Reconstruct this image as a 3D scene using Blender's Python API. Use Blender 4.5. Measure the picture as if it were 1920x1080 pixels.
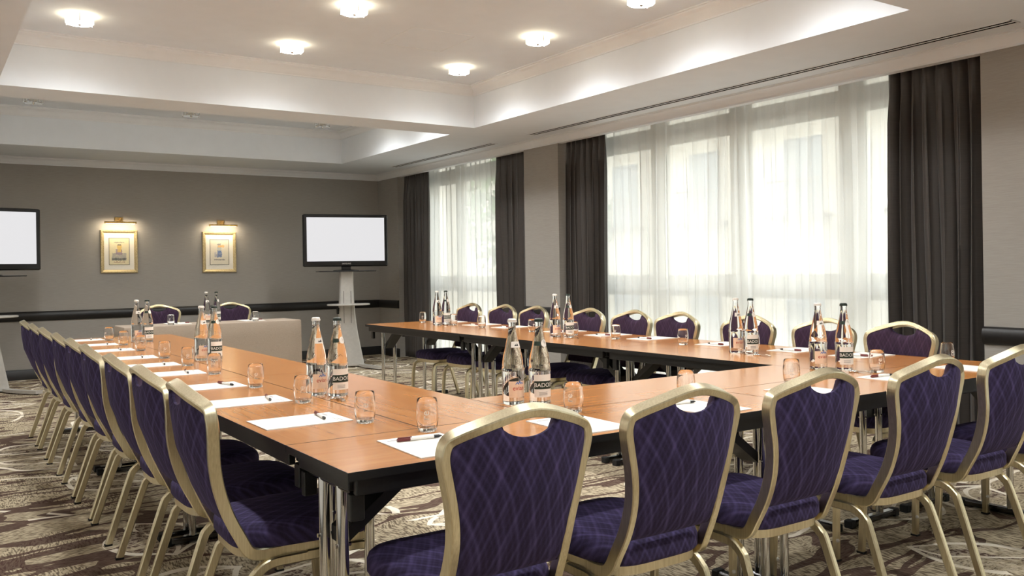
import bpy, math, random
from mathutils import Vector, Matrix
random.seed(7)
sc = bpy.context.scene
col = sc.collection
for o in list(bpy.data.objects):
    bpy.data.objects.remove(o, do_unlink=True)

# ------------------------------------------------------------------ camera
YAW, ROLL = 0.5949, 0.0153
cam_d = bpy.data.cameras.new('camera'); cam = bpy.data.objects.new('camera', cam_d); col.objects.link(cam)
cam_d.sensor_width = 36; cam_d.lens = 1650.58 / 1920 * 36; cam_d.shift_y = -33.8 / 1920; cam_d.clip_start = 0.05
_f = Vector((math.sin(YAW), math.cos(YAW), 0)); _r = Vector((math.cos(YAW), -math.sin(YAW), 0)); _u = Vector((0, 0, 1))
_c, _s = math.cos(ROLL), math.sin(ROLL)
_r2 = _r * _c - _u * _s; _u2 = _r * _s + _u * _c; _b = -_f
cam.matrix_world = Matrix(((_r2.x, _u2.x, _b.x, -0.885), (_r2.y, _u2.y, _b.y, -2.054), (_r2.z, _u2.z, _b.z, 1.2416), (0, 0, 0, 1)))
sc.camera = cam
# ------------------------------------------------------------------ world, exposure, daylight portals
W = bpy.data.worlds.new('world'); sc.world = W; W.use_nodes = True
bg = W.node_tree.nodes['Background']; bg.inputs[0].default_value = (0.95, 0.98, 1.0, 1); bg.inputs[1].default_value = 3.4
sc.view_settings.view_transform = 'Standard'; sc.view_settings.look = 'None'
sc.view_settings.exposure = 0.6; sc.view_settings.gamma = 1.0; sc.view_settings.use_curve_mapping = False
LAMP_W, HALO_E = 36.0, 22.0
def portal(y0, y1):
    l = bpy.data.lights.new('daylight_portal', 'AREA'); l.shape = 'RECTANGLE'; l.size = 2.85; l.size_y = y1 - y0
    l.cycles.is_portal = True
    o = bpy.data.objects.new('daylight_portal', l); col.objects.link(o)
    o.location = (5.62, (y0 + y1) / 2, 1.43); o.rotation_euler = (0, math.radians(90), 0)
portal(1.0, 5.6); portal(6.25, 9.46); portal(-3.0, -.7)

# ------------------------------------------------------------------ materials
def lin(c):
    return tuple(((v / 255) / 12.92 if v / 255 <= .04045 else ((v / 255 + .055) / 1.055) ** 2.4) for v in c) + (1,)
class NT:
    def __init__(s, name):
        s.m = bpy.data.materials.new(name); s.m.use_nodes = True; s.t = s.m.node_tree; s.b = s.t.nodes['Principled BSDF']
        s.out = s.t.nodes['Material Output']
    def n(s, typ, **k):
        nd = s.t.nodes.new(typ)
        for a, v in k.items(): setattr(nd, a, v)
        return nd
    def put(s, sock, v):
        if isinstance(v, bpy.types.NodeSocket): s.t.links.new(v, sock)
        elif v is not None: sock.default_value = v
    def math(s, op, a, b=None, c=None, clamp=False):
        nd = s.n('ShaderNodeMath', operation=op, use_clamp=clamp)
        for i, v in enumerate((a, b, c)): s.put(nd.inputs[i], v)
        return nd.outputs[0]
    def obj(s): return s.n('ShaderNodeTexCoord').outputs['Object']
    def sep(s, v):
        nd = s.n('ShaderNodeSeparateXYZ'); s.put(nd.inputs[0], v); return nd.outputs
    def comb(s, x, y, z=0.0):
        nd = s.n('ShaderNodeCombineXYZ')
        for i, v in enumerate((x, y, z)): s.put(nd.inputs[i], v)
        return nd.outputs[0]
    def mapping(s, v, scale=(1, 1, 1), rot=(0, 0, 0), loc=(0, 0, 0)):
        nd = s.n('ShaderNodeMapping'); s.put(nd.inputs[0], v); nd.inputs[1].default_value = loc
        nd.inputs[2].default_value = rot; nd.inputs[3].default_value = scale; return nd.outputs[0]
    def noise(s, v, scale=5, detail=3, rough=.5, dist=0):
        nd = s.n('ShaderNodeTexNoise'); s.put(nd.inputs['Vector'], v); nd.inputs['Scale'].default_value = scale
        nd.inputs['Detail'].default_value = detail; nd.inputs['Roughness'].default_value = rough
        nd.inputs['Distortion'].default_value = dist; return nd.outputs['Fac']
    def ramp(s, f, stops):
        nd = s.n('ShaderNodeValToRGB'); s.put(nd.inputs[0], f); el = nd.color_ramp.elements
        while len(el) < len(stops): el.new(.5)
        for e, (p, c) in zip(el, stops): e.position = p; e.color = c
        return nd.outputs[0]
    def mix(s, f, a, b):
        nd = s.n('ShaderNodeMix', data_type='RGBA'); s.put(nd.inputs[0], f); s.put(nd.inputs[6], a); s.put(nd.inputs[7], b)
        return nd.outputs[2]
    def bump(s, h, strength=.3, dist=.01):
        nd = s.n('ShaderNodeBump'); nd.inputs['Strength'].default_value = strength; nd.inputs['Distance'].default_value = dist
        s.put(nd.inputs['Height'], h); s.t.links.new(nd.outputs[0], s.b.inputs['Normal'])
    def set(s, **k):
        for a, v in k.items(): s.put(s.b.inputs[a.replace('_', ' ')], v)
        return s
M = {}
def plain(name, rgb, rough=.5, metal=0, noise=0.0, nscale=20, **k):
    t = NT(name); c = lin(rgb)
    if noise:
        f = t.noise(t.obj(), nscale, 4)
        d = tuple(v * (1 - noise) for v in c[:3]) + (1,); l = tuple(min(1, v * (1 + noise)) for v in c[:3]) + (1,)
        t.set(Base_Color=t.ramp(f, [(.3, d), (.7, l)]))
    else: t.set(Base_Color=c)
    t.set(Roughness=rough, Metallic=metal, **k); M[name] = t.m; return t
plain('ceiling_paint', (226, 231, 237), .75, 0, .015, 6)
plain('plaster_trim', (230, 232, 235), .6, 0, .015, 9)
plain('pale_bounce_wall', (226, 224, 219), .7, 0, .02, 5)  # for unseen walls, made pale to bounce more light into the room
plain('rail_black', (26, 24, 24), .38, 0, .2, 60)
plain('black_steel', (20, 20, 21), .42, 0, .25, 90)
plain('black_plastic', (14, 14, 15), .22, 0, .1, 40)
plain('rubber', (18, 18, 18), .7, 0, .2, 40)
plain('silver_paint', (196, 192, 186), .38, .35, .04, 30)
plain('window_white', (222, 220, 208), .5, 0, .03, 8)
plain('paper', (232, 227, 218), .7)
plain('mat_board', (240, 234, 220), .8, 0, .02, 60)
plain('line_black', (30, 28, 26), .6)
plain('slot_shade_black', (6, 6, 6), .9, 0, 0, 20, Specular_IOR_Level=0.0)
plain('pen_maroon', (104, 34, 32), .35, 0, .05, 80)
plain('pen_white', (236, 232, 226), .3, 0, .03, 80)
plain('pen_black', (25, 23, 25), .35, 0, .05, 80)
plain('cap_white', (228, 220, 210), .35, .3, .04, 200)
plain('cap_green', (34, 44, 36), .35, .3, .08, 200)
plain('label_white', (240, 234, 224), .55, 0, .02, 100)
plain('label_peach', (244, 214, 186), .55, 0, .02, 100)
plain('label_green', (26, 46, 34), .5, 0, .08, 100)
plain('ink_red', (196, 62, 44), .5)
plain('ink_white', (244, 242, 236), .5)
plain('ink_blue', (96, 130, 196), .5)
plain('ink_grey', (120, 112, 110), .6)
plain('glide_white', (226, 222, 214), .4, 0, .03, 60)
plain('stone_facade', (214, 206, 190), .85, 0, .06, 3)
plain('facade_window', (120, 128, 134), .2, 0, .15, 2)
plain('street', (120, 120, 118), .9, 0, .1, 3)
plain('bark', (84, 72, 58), .9, 0, .2, 10)
plain('leaf_green', (92, 124, 70), .7, 0, .25, 4)
t = plain('chrome', (212, 212, 210), .12, 1)
t = plain('dark_chrome', (92, 92, 94), .2, 1)
# champagne anodised aluminium
t = NT('champagne_metal'); v = t.mapping(t.obj(), (60, 60, 3)); f = t.noise(v, 4, 3)
t.set(Base_Color=t.ramp(f, [(.3, lin((214, 202, 168))), (.7, lin((232, 222, 192)))]), Metallic=1.0, Roughness=.3); M['gold'] = t.m
t = NT('brass'); t.set(Base_Color=t.ramp(t.noise(t.obj(), 60, 3), [(.3, lin((172, 140, 88))), (.7, lin((204, 172, 112)))]), Metallic=1.0, Roughness=.28); M['brass'] = t.m
t = NT('gilt_frame'); t.set(Base_Color=t.ramp(t.noise(t.obj(), 90, 5), [(.3, lin((186, 164, 118))), (.7, lin((222, 204, 160)))]), Metallic=.55, Roughness=.4); M['gilt'] = t.m
# wallpaper: fine horizontal woven grain
def wallpaper(name, a, b):
    t = NT(name); o = t.obj(); f = t.noise(t.mapping(o, (3, 3, 90)), 3, 5, .65); g = t.noise(o, 1.2, 2)
    f2 = t.math('ADD', t.math('MULTIPLY', f, .8), t.math('MULTIPLY', g, .2))
    t.set(Base_Color=t.ramp(f2, [(.3, lin(a)), (.7, lin(b))]), Roughness=.8); t.bump(f, .15, .003); M[name] = t.m
wallpaper('wallpaper', (150, 145, 138), (167, 162, 155))
# wood laminate, grain along the table length
t = NT('beech_laminate'); o = t.obj(); f = t.noise(t.mapping(o, (1.2, 16, 16)), 2.2, 6, .6, .4); g = t.noise(t.mapping(o, (.7, 3, 3)), 1.5, 2)
f = t.math('ADD', t.math('MULTIPLY', f, .6), t.math('MULTIPLY', g, .4))
t.set(Base_Color=t.ramp(f, [(.32, lin((168, 105, 52))), (.5, lin((187, 122, 63))), (.7, lin((202, 138, 77)))]), Roughness=.2)
t.set(**{'Specular_IOR_Level': .5, 'Coat_Weight': .2, 'Coat_Roughness': .2, 'Coat_IOR': 1.6}); M['wood'] = t.m
# purple woven fabric with a diamond lattice of thin double lines
def fabric(name, dark, light, scale=1.0):
    t = NT(name); s = t.sep(t.obj()); p = s[0]; q = t.math('ADD', s[1], s[2])
    def lines(ax, az, per, w):
        a = t.math('ADD', t.math('MULTIPLY', p, ax / per), t.math('MULTIPLY', q, az / per))
        fr = t.math('FRACT', a); d = t.math('ABSOLUTE', t.math('SUBTRACT', fr, .5))
        return t.math('SUBTRACT', 1.0, t.math('SMOOTH_MIN', t.math('DIVIDE', d, w), 1.0, .1), clamp=True)
    acc = None
    for (ax, az, per, w, k) in ((.87, .5, .046, .16, .5), (-.87, .5, .046, .16, .5), (.87, .5, .0155, .3, .22), (-.87, .5, .0155, .3, .22), (.97, .26, .08, .12, .3), (-.97, .26, .08, .12, .3)):
        l = t.math('MULTIPLY', lines(ax, az, per, w), k); acc = l if acc is None else t.math('ADD', acc, l)
    n = t.noise(t.obj(), 260, 2); n2 = t.noise(t.obj(), 22, 3)
    acc = t.math('MULTIPLY', acc, t.math('ADD', .4, t.math('MULTIPLY', n2, 1.1)))
    acc = t.math('ADD', t.math('MULTIPLY', acc, .68), t.math('MULTIPLY', n, .25), clamp=True)
    t.set(Base_Color=t.mix(acc, lin(dark), lin(light)), Roughness=.9)
    t.set(**{'Sheen_Weight': .12, 'Sheen_Roughness': .4, 'Sheen_Tint': lin((150, 130, 190)), 'Specular_IOR_Level': .2})
    t.bump(n, .2, .002); M[name] = t.m
fabric('purple_fabric', (40, 33, 54), (88, 77, 122))
fabric('plum_fabric', (44, 30, 44), (70, 50, 72))
# curtains
t = NT('curtain_satin'); o = t.obj(); f = t.noise(t.mapping(o, (2, 2, 160)), 4, 2)
t.set(Base_Color=t.ramp(f, [(.3, lin((58, 53, 50))), (.7, lin((72, 66, 62)))]), Roughness=.4); t.set(**{'Sheen_Weight': .15}); M['curtain'] = t.m
t = NT('sheer_voile'); o = t.obj(); f = t.noise(t.mapping(o, (1, 260, 260)), 3, 2)
tr = t.n('ShaderNodeBsdfTransparent'); tl = t.n('ShaderNodeBsdfTranslucent'); df = t.n('ShaderNodeBsdfDiffuse')
tl.inputs[0].default_value = (.95, .96, .95, 1); df.inputs[0].default_value = (.9, .9, .89, 1)
m1 = t.n('ShaderNodeMixShader'); m1.inputs[0].default_value = .4; t.t.links.new(tl.outputs[0], m1.inputs[1]); t.t.links.new(df.outputs[0], m1.inputs[2])
m2 = t.n('ShaderNodeMixShader'); t.t.links.new(t.math('ADD', .56, t.math('ADD', t.math('MULTIPLY', f, .2), t.math('MULTIPLY', t.noise(t.mapping(o, (0, 9, .15)), 1.0, 3), .34))), m2.inputs[0])
t.t.links.new(tr.outputs[0], m2.inputs[1]); t.t.links.new(m1.outputs[0], m2.inputs[2]); t.t.links.new(m2.outputs[0], t.out.inputs[0]); M['sheer'] = t.m
# thin window glass
t = NT('window_glass'); tr = t.n('ShaderNodeBsdfTransparent'); gl = t.n('ShaderNodeBsdfGlossy'); gl.inputs['Roughness'].default_value = .02
tr.inputs[0].default_value = (.97, .985, .975, 1)
m1 = t.n('ShaderNodeMixShader'); m1.inputs[0].default_value = .06; t.t.links.new(tr.outputs[0], m1.inputs[1]); t.t.links.new(gl.outputs[0], m1.inputs[2]); t.t.links.new(m1.outputs[0], t.out.inputs[0]); M['pane'] = t.m
def glass(name, ior, colr, rough=0.0):
    t = NT(name); t.set(Base_Color=colr, Roughness=rough, IOR=ior); t.set(**{'Transmission_Weight': 1.0}); M[name] = t.m
glass('clear_glass', 1.45, (1, 1, 1, 1)); glass('bottle_glass', 1.3, (.985, .99, .985, 1)); glass('etched', 1.2, (1, 1, 1, 1), .5)
plain('etch_white', (235, 228, 220), .8)
# lamps
def emit(name, rgb, e):
    t = NT(name); t.set(Base_Color=(.9, .9, .9, 1), Emission_Color=lin(rgb), Emission_Strength=e); M[name] = t.m
emit('lamp_glow', (255, 250, 242), HALO_E); emit('lamp_side', (255, 240, 205), 7.0); emit('screen_glow', (231, 230, 232), .63); bpy.data.materials['screen_glow'].node_tree.nodes['Principled BSDF'].inputs['Base Color'].default_value = (.01, .01, .01, 1); emit('tube_glow', (255, 214, 150), 12)
plain('frosted_glass', (205, 202, 196), .25, 0, .03, 30)
# linen cloth
t = NT('linen_cloth'); o = t.obj(); f = t.noise(t.mapping(o, (90, 90, 90)), 3, 2)
t.set(Base_Color=t.ramp(f, [(.3, lin((146, 130, 114))), (.7, lin((168, 152, 135)))]), Roughness=.9); t.bump(f, .1, .002); M['linen'] = t.m
# carpet
t = NT('patterned_carpet'); o = t.obj(); o2 = t.n('ShaderNodeVectorMath', operation='ADD')
wn = t.n('ShaderNodeTexNoise'); wn.inputs['Scale'].default_value = 1.7; wn.inputs['Detail'].default_value = 2; t.t.links.new(o, wn.inputs['Vector'])
vs = t.n('ShaderNodeVectorMath', operation='SCALE'); t.t.links.new(wn.outputs['Color'], vs.inputs[0]); vs.inputs['Scale'].default_value = .22
t.t.links.new(o, o2.inputs[0]); t.t.links.new(vs.outputs[0], o2.inputs[1]); ow = o2.outputs[0]
d1 = t.noise(t.mapping(ow, (26, 150, 1), (0, 0, .55)), 1.0, 2, .5); d2 = t.noise(t.mapping(ow, (120, 24, 1), (0, 0, .35)), 1.0, 2, .5)
pick = t.math('GREATER_THAN', t.noise(ow, 2.1, 1), .5)
dash = t.math('ADD', t.math('MULTIPLY', d1, pick), t.math('MULTIPLY', d2, t.math('SUBTRACT', 1.0, pick)))
dash = t.ramp(dash, [(.40, (0, 0, 0, 1)), (.56, (1, 1, 1, 1))])
fine = t.noise(t.mapping(o, (1, 1, 1)), 160, 3)
base = t.mix(dash, lin((104, 90, 74)), lin((206, 191, 162)))
base = t.mix(t.math('MULTIPLY', fine, .4), base, lin((128, 114, 96)))
def strokes(rot, loc, th, sy):
    nz = t.noise(t.mapping(ow, (.55, sy, 1), (0, 0, rot), loc), 1.6, 2, .45)
    d = t.math('ABSOLUTE', t.math('SUBTRACT', nz, .5)); return t.math('LESS_THAN', d, th)
dk = t.math('MAXIMUM', strokes(.3, (0, 0, 0), .024, 2.2), strokes(-.5, (7, 3, 0), .02, 1.9))
base = t.mix(t.math('MULTIPLY', dk, .85), base, lin((72, 48, 44)))
def leaves(cell, loc, a, b, th):
    vc = t.n('ShaderNodeTexVoronoi', voronoi_dimensions='2D', feature='F1'); vc.inputs['Scale'].default_value = 1.0
    vc.inputs['Randomness'].default_value = .75
    uv = t.mapping(ow, (1 / cell, 1 / cell, 1), (0, 0, .3), loc); t.put(vc.inputs['Vector'], uv)
    df = t.n('ShaderNodeVectorMath', operation='SUBTRACT'); t.t.links.new(uv, df.inputs[0]); t.t.links.new(vc.outputs['Position'], df.inputs[1])
    cs = t.sep(vc.outputs['Color']); ang = t.math('MULTIPLY', cs[0], 6.283)
    vr = t.n('ShaderNodeVectorRotate', rotation_type='Z_AXIS'); t.t.links.new(df.outputs[0], vr.inputs['Vector']); t.t.links.new(ang, vr.inputs['Angle'])
    l = t.sep(vr.outputs[0]); x = t.math('DIVIDE', l[0], a); y = t.math('DIVIDE', t.math('ABSOLUTE', l[1]), b)
    q = t.math('ADD', t.math('MULTIPLY', x, x), y)
    ring = t.math('LESS_THAN', t.math('ABSOLUTE', t.math('SUBTRACT', q, 1.0)), th)
    inside = t.math('LESS_THAN', q, 1.0)
    vein = t.math('LESS_THAN', t.math('ABSOLUTE', t.math('SUBTRACT', l[1], t.math('MULTIPLY', t.math('SINE', t.math('MULTIPLY', l[0], 9.0)), .07))), .014)
    vein = t.math('MULTIPLY', vein, t.math('LESS_THAN', t.math('ABSOLUTE', x), .95))
    return ring, inside, vein
r1, i1, v1 = leaves(.86, (.2, .4, 0), .36, .24, .085)
mott = t.noise(o, 38, 3, .7); base = t.mix(t.math('MULTIPLY', i1, t.math('MULTIPLY', t.math('GREATER_THAN', mott, .5), .55)), base, lin((204, 190, 168)))
brk = t.math('GREATER_THAN', t.noise(o, 3.4, 2), .35)
ln_ = t.math('MULTIPLY', t.math('MAXIMUM', r1, v1), brk)
r2, i2, v2 = leaves(1.3, (5.3, 2.1, 0), .46, .12, .1)
ln_ = t.math('MAXIMUM', ln_, t.math('MULTIPLY', r2, t.math('GREATER_THAN', t.noise(o, 2.3, 2), .52)))
ln_ = t.math('MULTIPLY', ln_, t.math('GREATER_THAN', fine, .3))
base = t.mix(t.math('MULTIPLY', ln_, .9), base, lin((240, 230, 212)))
t.set(Base_Color=base, Roughness=.95); t.set(**{'Specular_IOR_Level': .1}); t.bump(fine, .35, .004); M['carpet'] = t.m
# two abstract prints
def print_mat(name, blocks, ground):
    t = NT(name); s = t.sep(t.obj()); u, v = s[0], s[2]; nz = t.noise(t.obj(), 40, 4); base = t.mix(nz, lin(ground), lin(tuple(int(c * .93) for c in ground)))
    jit = t.math('MULTIPLY', t.math('SUBTRACT', t.noise(t.obj(), 55, 3), .5), .03)
    for (x0, x1, z0, z1, c, k) in blocks:
        mx = t.math('LESS_THAN', t.math('ABSOLUTE', t.math('SUBTRACT', t.math('ADD', u, jit), (x0 + x1) / 2)), (x1 - x0) / 2)
        mz = t.math('LESS_THAN', t.math('ABSOLUTE', t.math('SUBTRACT', t.math('ADD', v, jit), (z0 + z1) / 2)), (z1 - z0) / 2)
        mk = t.math('MULTIPLY', t.math('MULTIPLY', mx, mz), t.math('ADD', k * .5, t.math('MULTIPLY', nz, k), clamp=True))
        base = t.mix(mk, base, lin(c))
    t.set(Base_Color=base, Roughness=.6); M[name] = t.m
print_mat('print_violet', [(-.085, .085, -.115, -.02, (150, 148, 150), .7), (-.04, .035, -.04, .03, (150, 128, 146), .8), (-.09, .08, -.115, -.085, (92, 96, 92), .8), (-.022, .026, -.01, .085, (224, 190, 110), .9), (-.02, .02, .075, .095, (110, 104, 106), .7), (-.06, .06, .112, .122, (120, 116, 112), .7), (-.07, .07, -.142, -.13, (150, 84, 78), .5)], (236, 224, 186))
print_mat('print_blue', [(-.03, .03, -.07, .02, (108, 132, 176), .9), (-.055, .02, -.06, -.03, (120, 130, 158), .7), (-.028, .024, .02, .1, (176, 186, 190), .7), (-.02, .065, .065, .095, (226, 176, 98), .8), (-.025, .02, .098, .115, (110, 112, 130), .7), (-.075, .075, -.11, -.095, (96, 96, 106), .6), (-.07, -.04, -.07, .0, (172, 172, 186), .5)], (232, 224, 204))

# ------------------------------------------------------------------ mesh helpers
class MB:
    def __init__(s): s.v = []; s.f = []
    def add(s, vs, fs):
        k = len(s.v); s.v += [tuple(x) for x in vs]; s.f += [tuple(i + k for i in f) for f in fs]; return s
    def box(s, x0, x1, y0, y1, z0, z1):
        return s.add([(x0, y0, z0), (x1, y0, z0), (x1, y1, z0), (x0, y1, z0), (x0, y0, z1), (x1, y0, z1), (x1, y1, z1), (x0, y1, z1)],
                     [(0, 3, 2, 1), (4, 5, 6, 7), (0, 1, 5, 4), (1, 2, 6, 5), (2, 3, 7, 6), (3, 0, 4, 7)])
    def bbox(s, x0, x1, y0, y1, z0, z1, r=.004):      # box with chamfered edges
        L = []
        for z, i in ((z0, r), (z0 + r, 0), (z1 - r, 0), (z1, r)):
            a = [(x0 + i + (r if j else 0), 0) for j in (0,)]
            c = r
            L.append([(x0 + i + c, y0 + i, z), (x1 - i - c, y0 + i, z), (x1 - i, y0 + i + c, z), (x1 - i, y1 - i - c, z), (x1 - i - c, y1 - i, z), (x0 + i + c, y1 - i, z), (x0 + i, y1 - i - c, z), (x0 + i, y0 + i + c, z)])
        return s.loops(L, True, True)
    def loops(s, L, cap0=False, cap1=False, closed=True):
        n = len(L[0]); k = len(s.v)
        for l in L: s.v += [tuple(p) for p in l]
        for i in range(len(L) - 1):
            for j in range(n if closed else n - 1):
                a = k + i * n + j; b = k + i * n + (j + 1) % n; s.f.append((a, b, b + n, a + n))
        if cap0: s.f.append(tuple(k + j for j in reversed(range(n))))
        if cap1: s.f.append(tuple(k + (len(L) - 1) * n + j for j in range(n)))
        return s
    def lathe(s, prof, seg=24, c=(0, 0, 0), cap0=False, cap1=False):
        return s.loops([[(c[0] + r * math.cos(2 * math.pi * j / seg), c[1] + r * math.sin(2 * math.pi * j / seg), c[2] + z) for j in range(seg)] for r, z in prof], cap0, cap1)
    def sweep(s, path, prof, n0, caps=True):            # prof: list of (n, b); parallel transport from n0
        P = [Vector(p) for p in path]; n = Vector(n0); L = []
        for i, p in enumerate(P):
            t = (P[min(i + 1, len(P) - 1)] - P[max(i - 1, 0)]).normalized()
            n = (n - t * n.dot(t)).normalized(); b = t.cross(n)
            L.append([p + n * a + b * c for a, c in prof])
        return s.loops(L, caps, caps)
    def tube(s, path, r, seg=12, n0=(.123, .98, .2)):
        return s.sweep(path, [(r * math.cos(2 * math.pi * j / seg), r * math.sin(2 * math.pi * j / seg)) for j in range(seg)], n0)
    def build(s, name, mat, parent=None, sharp=35, bevel=0):
        me = bpy.data.meshes.new(name); me.from_pydata(s.v, [], s.f); me.validate(); me.update()
        me.materials.append(M[mat]); me.shade_smooth(); me.set_sharp_from_angle(angle=math.radians(sharp))
        return link(name, me, parent)
def link(name, me, parent=None):
    o = bpy.data.objects.new(name, me); col.objects.link(o)
    if parent is not None: o.parent = parent
    return o
def fixn(o):
    import bmesh
    bm = bmesh.new(); bm.from_mesh(o.data); bmesh.ops.recalc_face_normals(bm, faces=bm.faces); bm.to_mesh(o.data); bm.free(); return o
def tag(o, label, cat, group=None):
    o['label'] = label; o['category'] = cat
    if group: o['group'] = group
    return o
def struct(o): o['kind'] = 'structure'; return o
def empty(name, loc=(0, 0, 0), rz=0):
    o = bpy.data.objects.new(name, None); o.empty_display_size = .1; col.objects.link(o); o.location = loc; o.rotation_euler = (0, 0, rz); return o
def kids(o): return [c for c in bpy.data.objects if c.parent == o]
def copy_tree(o, ch):
    c = o.copy(); col.objects.link(c)
    for k, sub in ch:
        d = k.copy(); col.objects.link(d); d.parent = c
        for g in sub:
            e = g.copy(); col.objects.link(e); e.parent = d
    return c
def tree(o): return [(k, kids(k)) for k in kids(o)]
def catmull(pts, n=6):
    out = []; P = [Vector(p) for p in pts]
    for i in range(len(P) - 1):
        p0, p1, p2, p3 = P[max(i - 1, 0)], P[i], P[i + 1], P[min(i + 2, len(P) - 1)]
        for k in range(n):
            u = k / n; out.append(.5 * ((2 * p1) + (p2 - p0) * u + (2 * p0 - 5 * p1 + 4 * p2 - p3) * u * u + (3 * p1 - p0 - 3 * p2 + p3) * u ** 3))
    out.append(P[-1]); return out
def text_mesh(s, size, align='CENTER'):
    cu = bpy.data.curves.new('lettering', 'FONT'); cu.body = s; cu.size = size; cu.align_x = align; cu.align_y = 'CENTER'; cu.resolution_u = 3
    o = bpy.data.objects.new('lettering', cu); col.objects.link(o); dg = bpy.context.evaluated_depsgraph_get(); dg.update()
    me = bpy.data.meshes.new_from_object(o.evaluated_get(dg)); bpy.data.objects.remove(o, do_unlink=True)
    vs = [tuple(v.co) for v in me.vertices]; fs = [tuple(p.vertices) for p in me.polygons]; return vs, fs
ORD = ['first', 'second', 'third', 'fourth', 'fifth', 'sixth', 'seventh', 'eighth', 'ninth']

# ------------------------------------------------------------------ room shell
XL, XR, YF, YB = -1.45, 4.92, -3.6, 10.11
ZS, ZC = 2.70, 3.12
struct(MB().box(XL - .2, XR + .75, YF - .2, YB + .2, -.1, 0).build('floor', 'carpet'))
struct(MB().box(XL - .2, XR + .7, YB, YB + .2, 0, 3.2).build('wall_back', 'wallpaper'))
struct(MB().box(XL - .2, XL, YF, YB, 0, 3.2).build('wall_left', 'pale_bounce_wall'))
struct(MB().box(XL - .2, XR + .7, YF - .2, YF, 0, 3.2).build('wall_front', 'pale_bounce_wall'))
wr = MB()
for y0, y1 in ((YF, -3.0), (-.7, 1.0), (5.6, 6.25), (9.46, YB)): wr.box(XR, XR + .7, y0, y1, 0, 2.86)
wr.box(XR + .06, XR + .7, YF, YB, 2.86, 3.2)
struct(wr.build('wall_right', 'wallpaper'))
# ceiling: lowered soffit with three recessed trays
TRAYS = [(-.364, 3.86, .84, 5.61), (-.364, 3.86, 6.10, 8.99), (-.364, 3.86, -2.6, .34)]
c = MB()
XE = XR + .06
ys = [YF, -2.6, .34, .84, 5.61, 6.10, 8.99, YB]
for i in range(len(ys) - 1):
    if i in (1, 3, 5): c.box(XL, -.364, ys[i], ys[i + 1], ZS, ZS + .02); c.box(3.86, XE, ys[i], ys[i + 1], ZS, ZS + .02)
    else: c.box(XL, XE, ys[i], ys[i + 1], ZS, ZS + .02)
for x0, x1, y0, y1 in TRAYS:
    c.box(x0 - .03, x0, y0 - .03, y1 + .03, ZS + .02, ZC); c.box(x1, x1 + .03, y0 - .03, y1 + .03, ZS + .02, ZC)
    c.box(x0, x1, y0 - .03, y0, ZS + .02, ZC); c.box(x0, x1, y1, y1 + .03, ZS + .02, ZC)
c.box(XL - .2, XR + .7, YF - .2, YB + .2, ZC, ZC + .1)
struct(c.build('ceiling', 'ceiling_paint'))
def cornice(name, x0, x1, y0, y1, prof):
    L = [[(x0 + i, y0 + i, z), (x1 - i, y0 + i, z), (x1 - i, y1 - i, z), (x0 + i, y1 - i, z)] for i, z in prof]
    return struct(fixn(MB().loops(L).build(name, 'plaster_trim', None, 20)))
for n, (x0, x1, y0, y1) in enumerate(TRAYS):
    cornice('trim_%d' % (n + 1), x0, x1, y0, y1, [(0, ZC - .10), (.008, ZC - .10), (.008, ZC - .088), (.018, ZC - .078), (.03, ZC - .055), (.05, ZC - .035), (.078, ZC - .022), (.082, ZC - .012), (.095, ZC - .010), (.095, ZC)])
cornice('trim_4', XL, XR, YF, YB, [(-.06, ZS - .085), (.012, ZS - .085), (.012, ZS - .07), (.022, ZS - .06), (.036, ZS - .038), (.056, ZS - .022), (.07, ZS - .016), (.07, ZS - .006), (.085, ZS - .004), (.085, ZS)])
# flush ceiling hatch outline
h = MB(); z = ZC - .002
for a in ((2.30, 2.86, 4.52, 4.526), (2.30, 2.86, 3.95, 3.956), (2.30, 2.306, 3.95, 4.526), (2.854, 2.86, 3.95, 4.526)): h.box(*a, z, z + .003)
struct(h.build('trim_5', 'plaster_trim'))
# chair rail (half-round) and skirting
RP = [(0, .708), (.012, .708), (.026, .722), (.034, .745), (.036, .766), (.034, .788), (.026, .811), (.012, .824), (0, .824)]
def rail(name, p0, p1, inward):
    L = [[(p[0] + inward[0] * a, p[1] + inward[1] * a, z) for a, z in RP] for p in (p0, p1)]
    return struct(fixn(MB().loops(L, True, True).build(name, 'rail_black', None, 50)))
def skirt(name, p0, p1, inward):
    pr = [(0, 0), (.016, 0), (.016, .112), (.008, .124), (0, .124)]
    L = [[(p[0] + inward[0] * a, p[1] + inward[1] * a, z) for a, z in pr] for p in (p0, p1)]
    return struct(fixn(MB().loops(L, True, True).build(name, 'rail_black')))
rail('trim_6', (XL, YB), (XR, YB), (0, -1)); skirt('baseboard_back', (XL, YB), (XR, YB), (0, -1))
rail('trim_7', (XL, YF), (XL, YB), (1, 0)); skirt('baseboard_left', (XL, YF), (XL, YB), (1, 0))
for k, (y0, y1) in enumerate(((-.7, 1.0), (5.6, 6.25), (9.46, YB - .03))):
    rail('trim_%d' % (8 + k), (XR, y0), (XR, y1), (-1, 0)); skirt('baseboard_right' if k == 0 else 'baseboard_right_%d' % (k + 1), (XR, y0), (XR, y1), (-1, 0))
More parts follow.
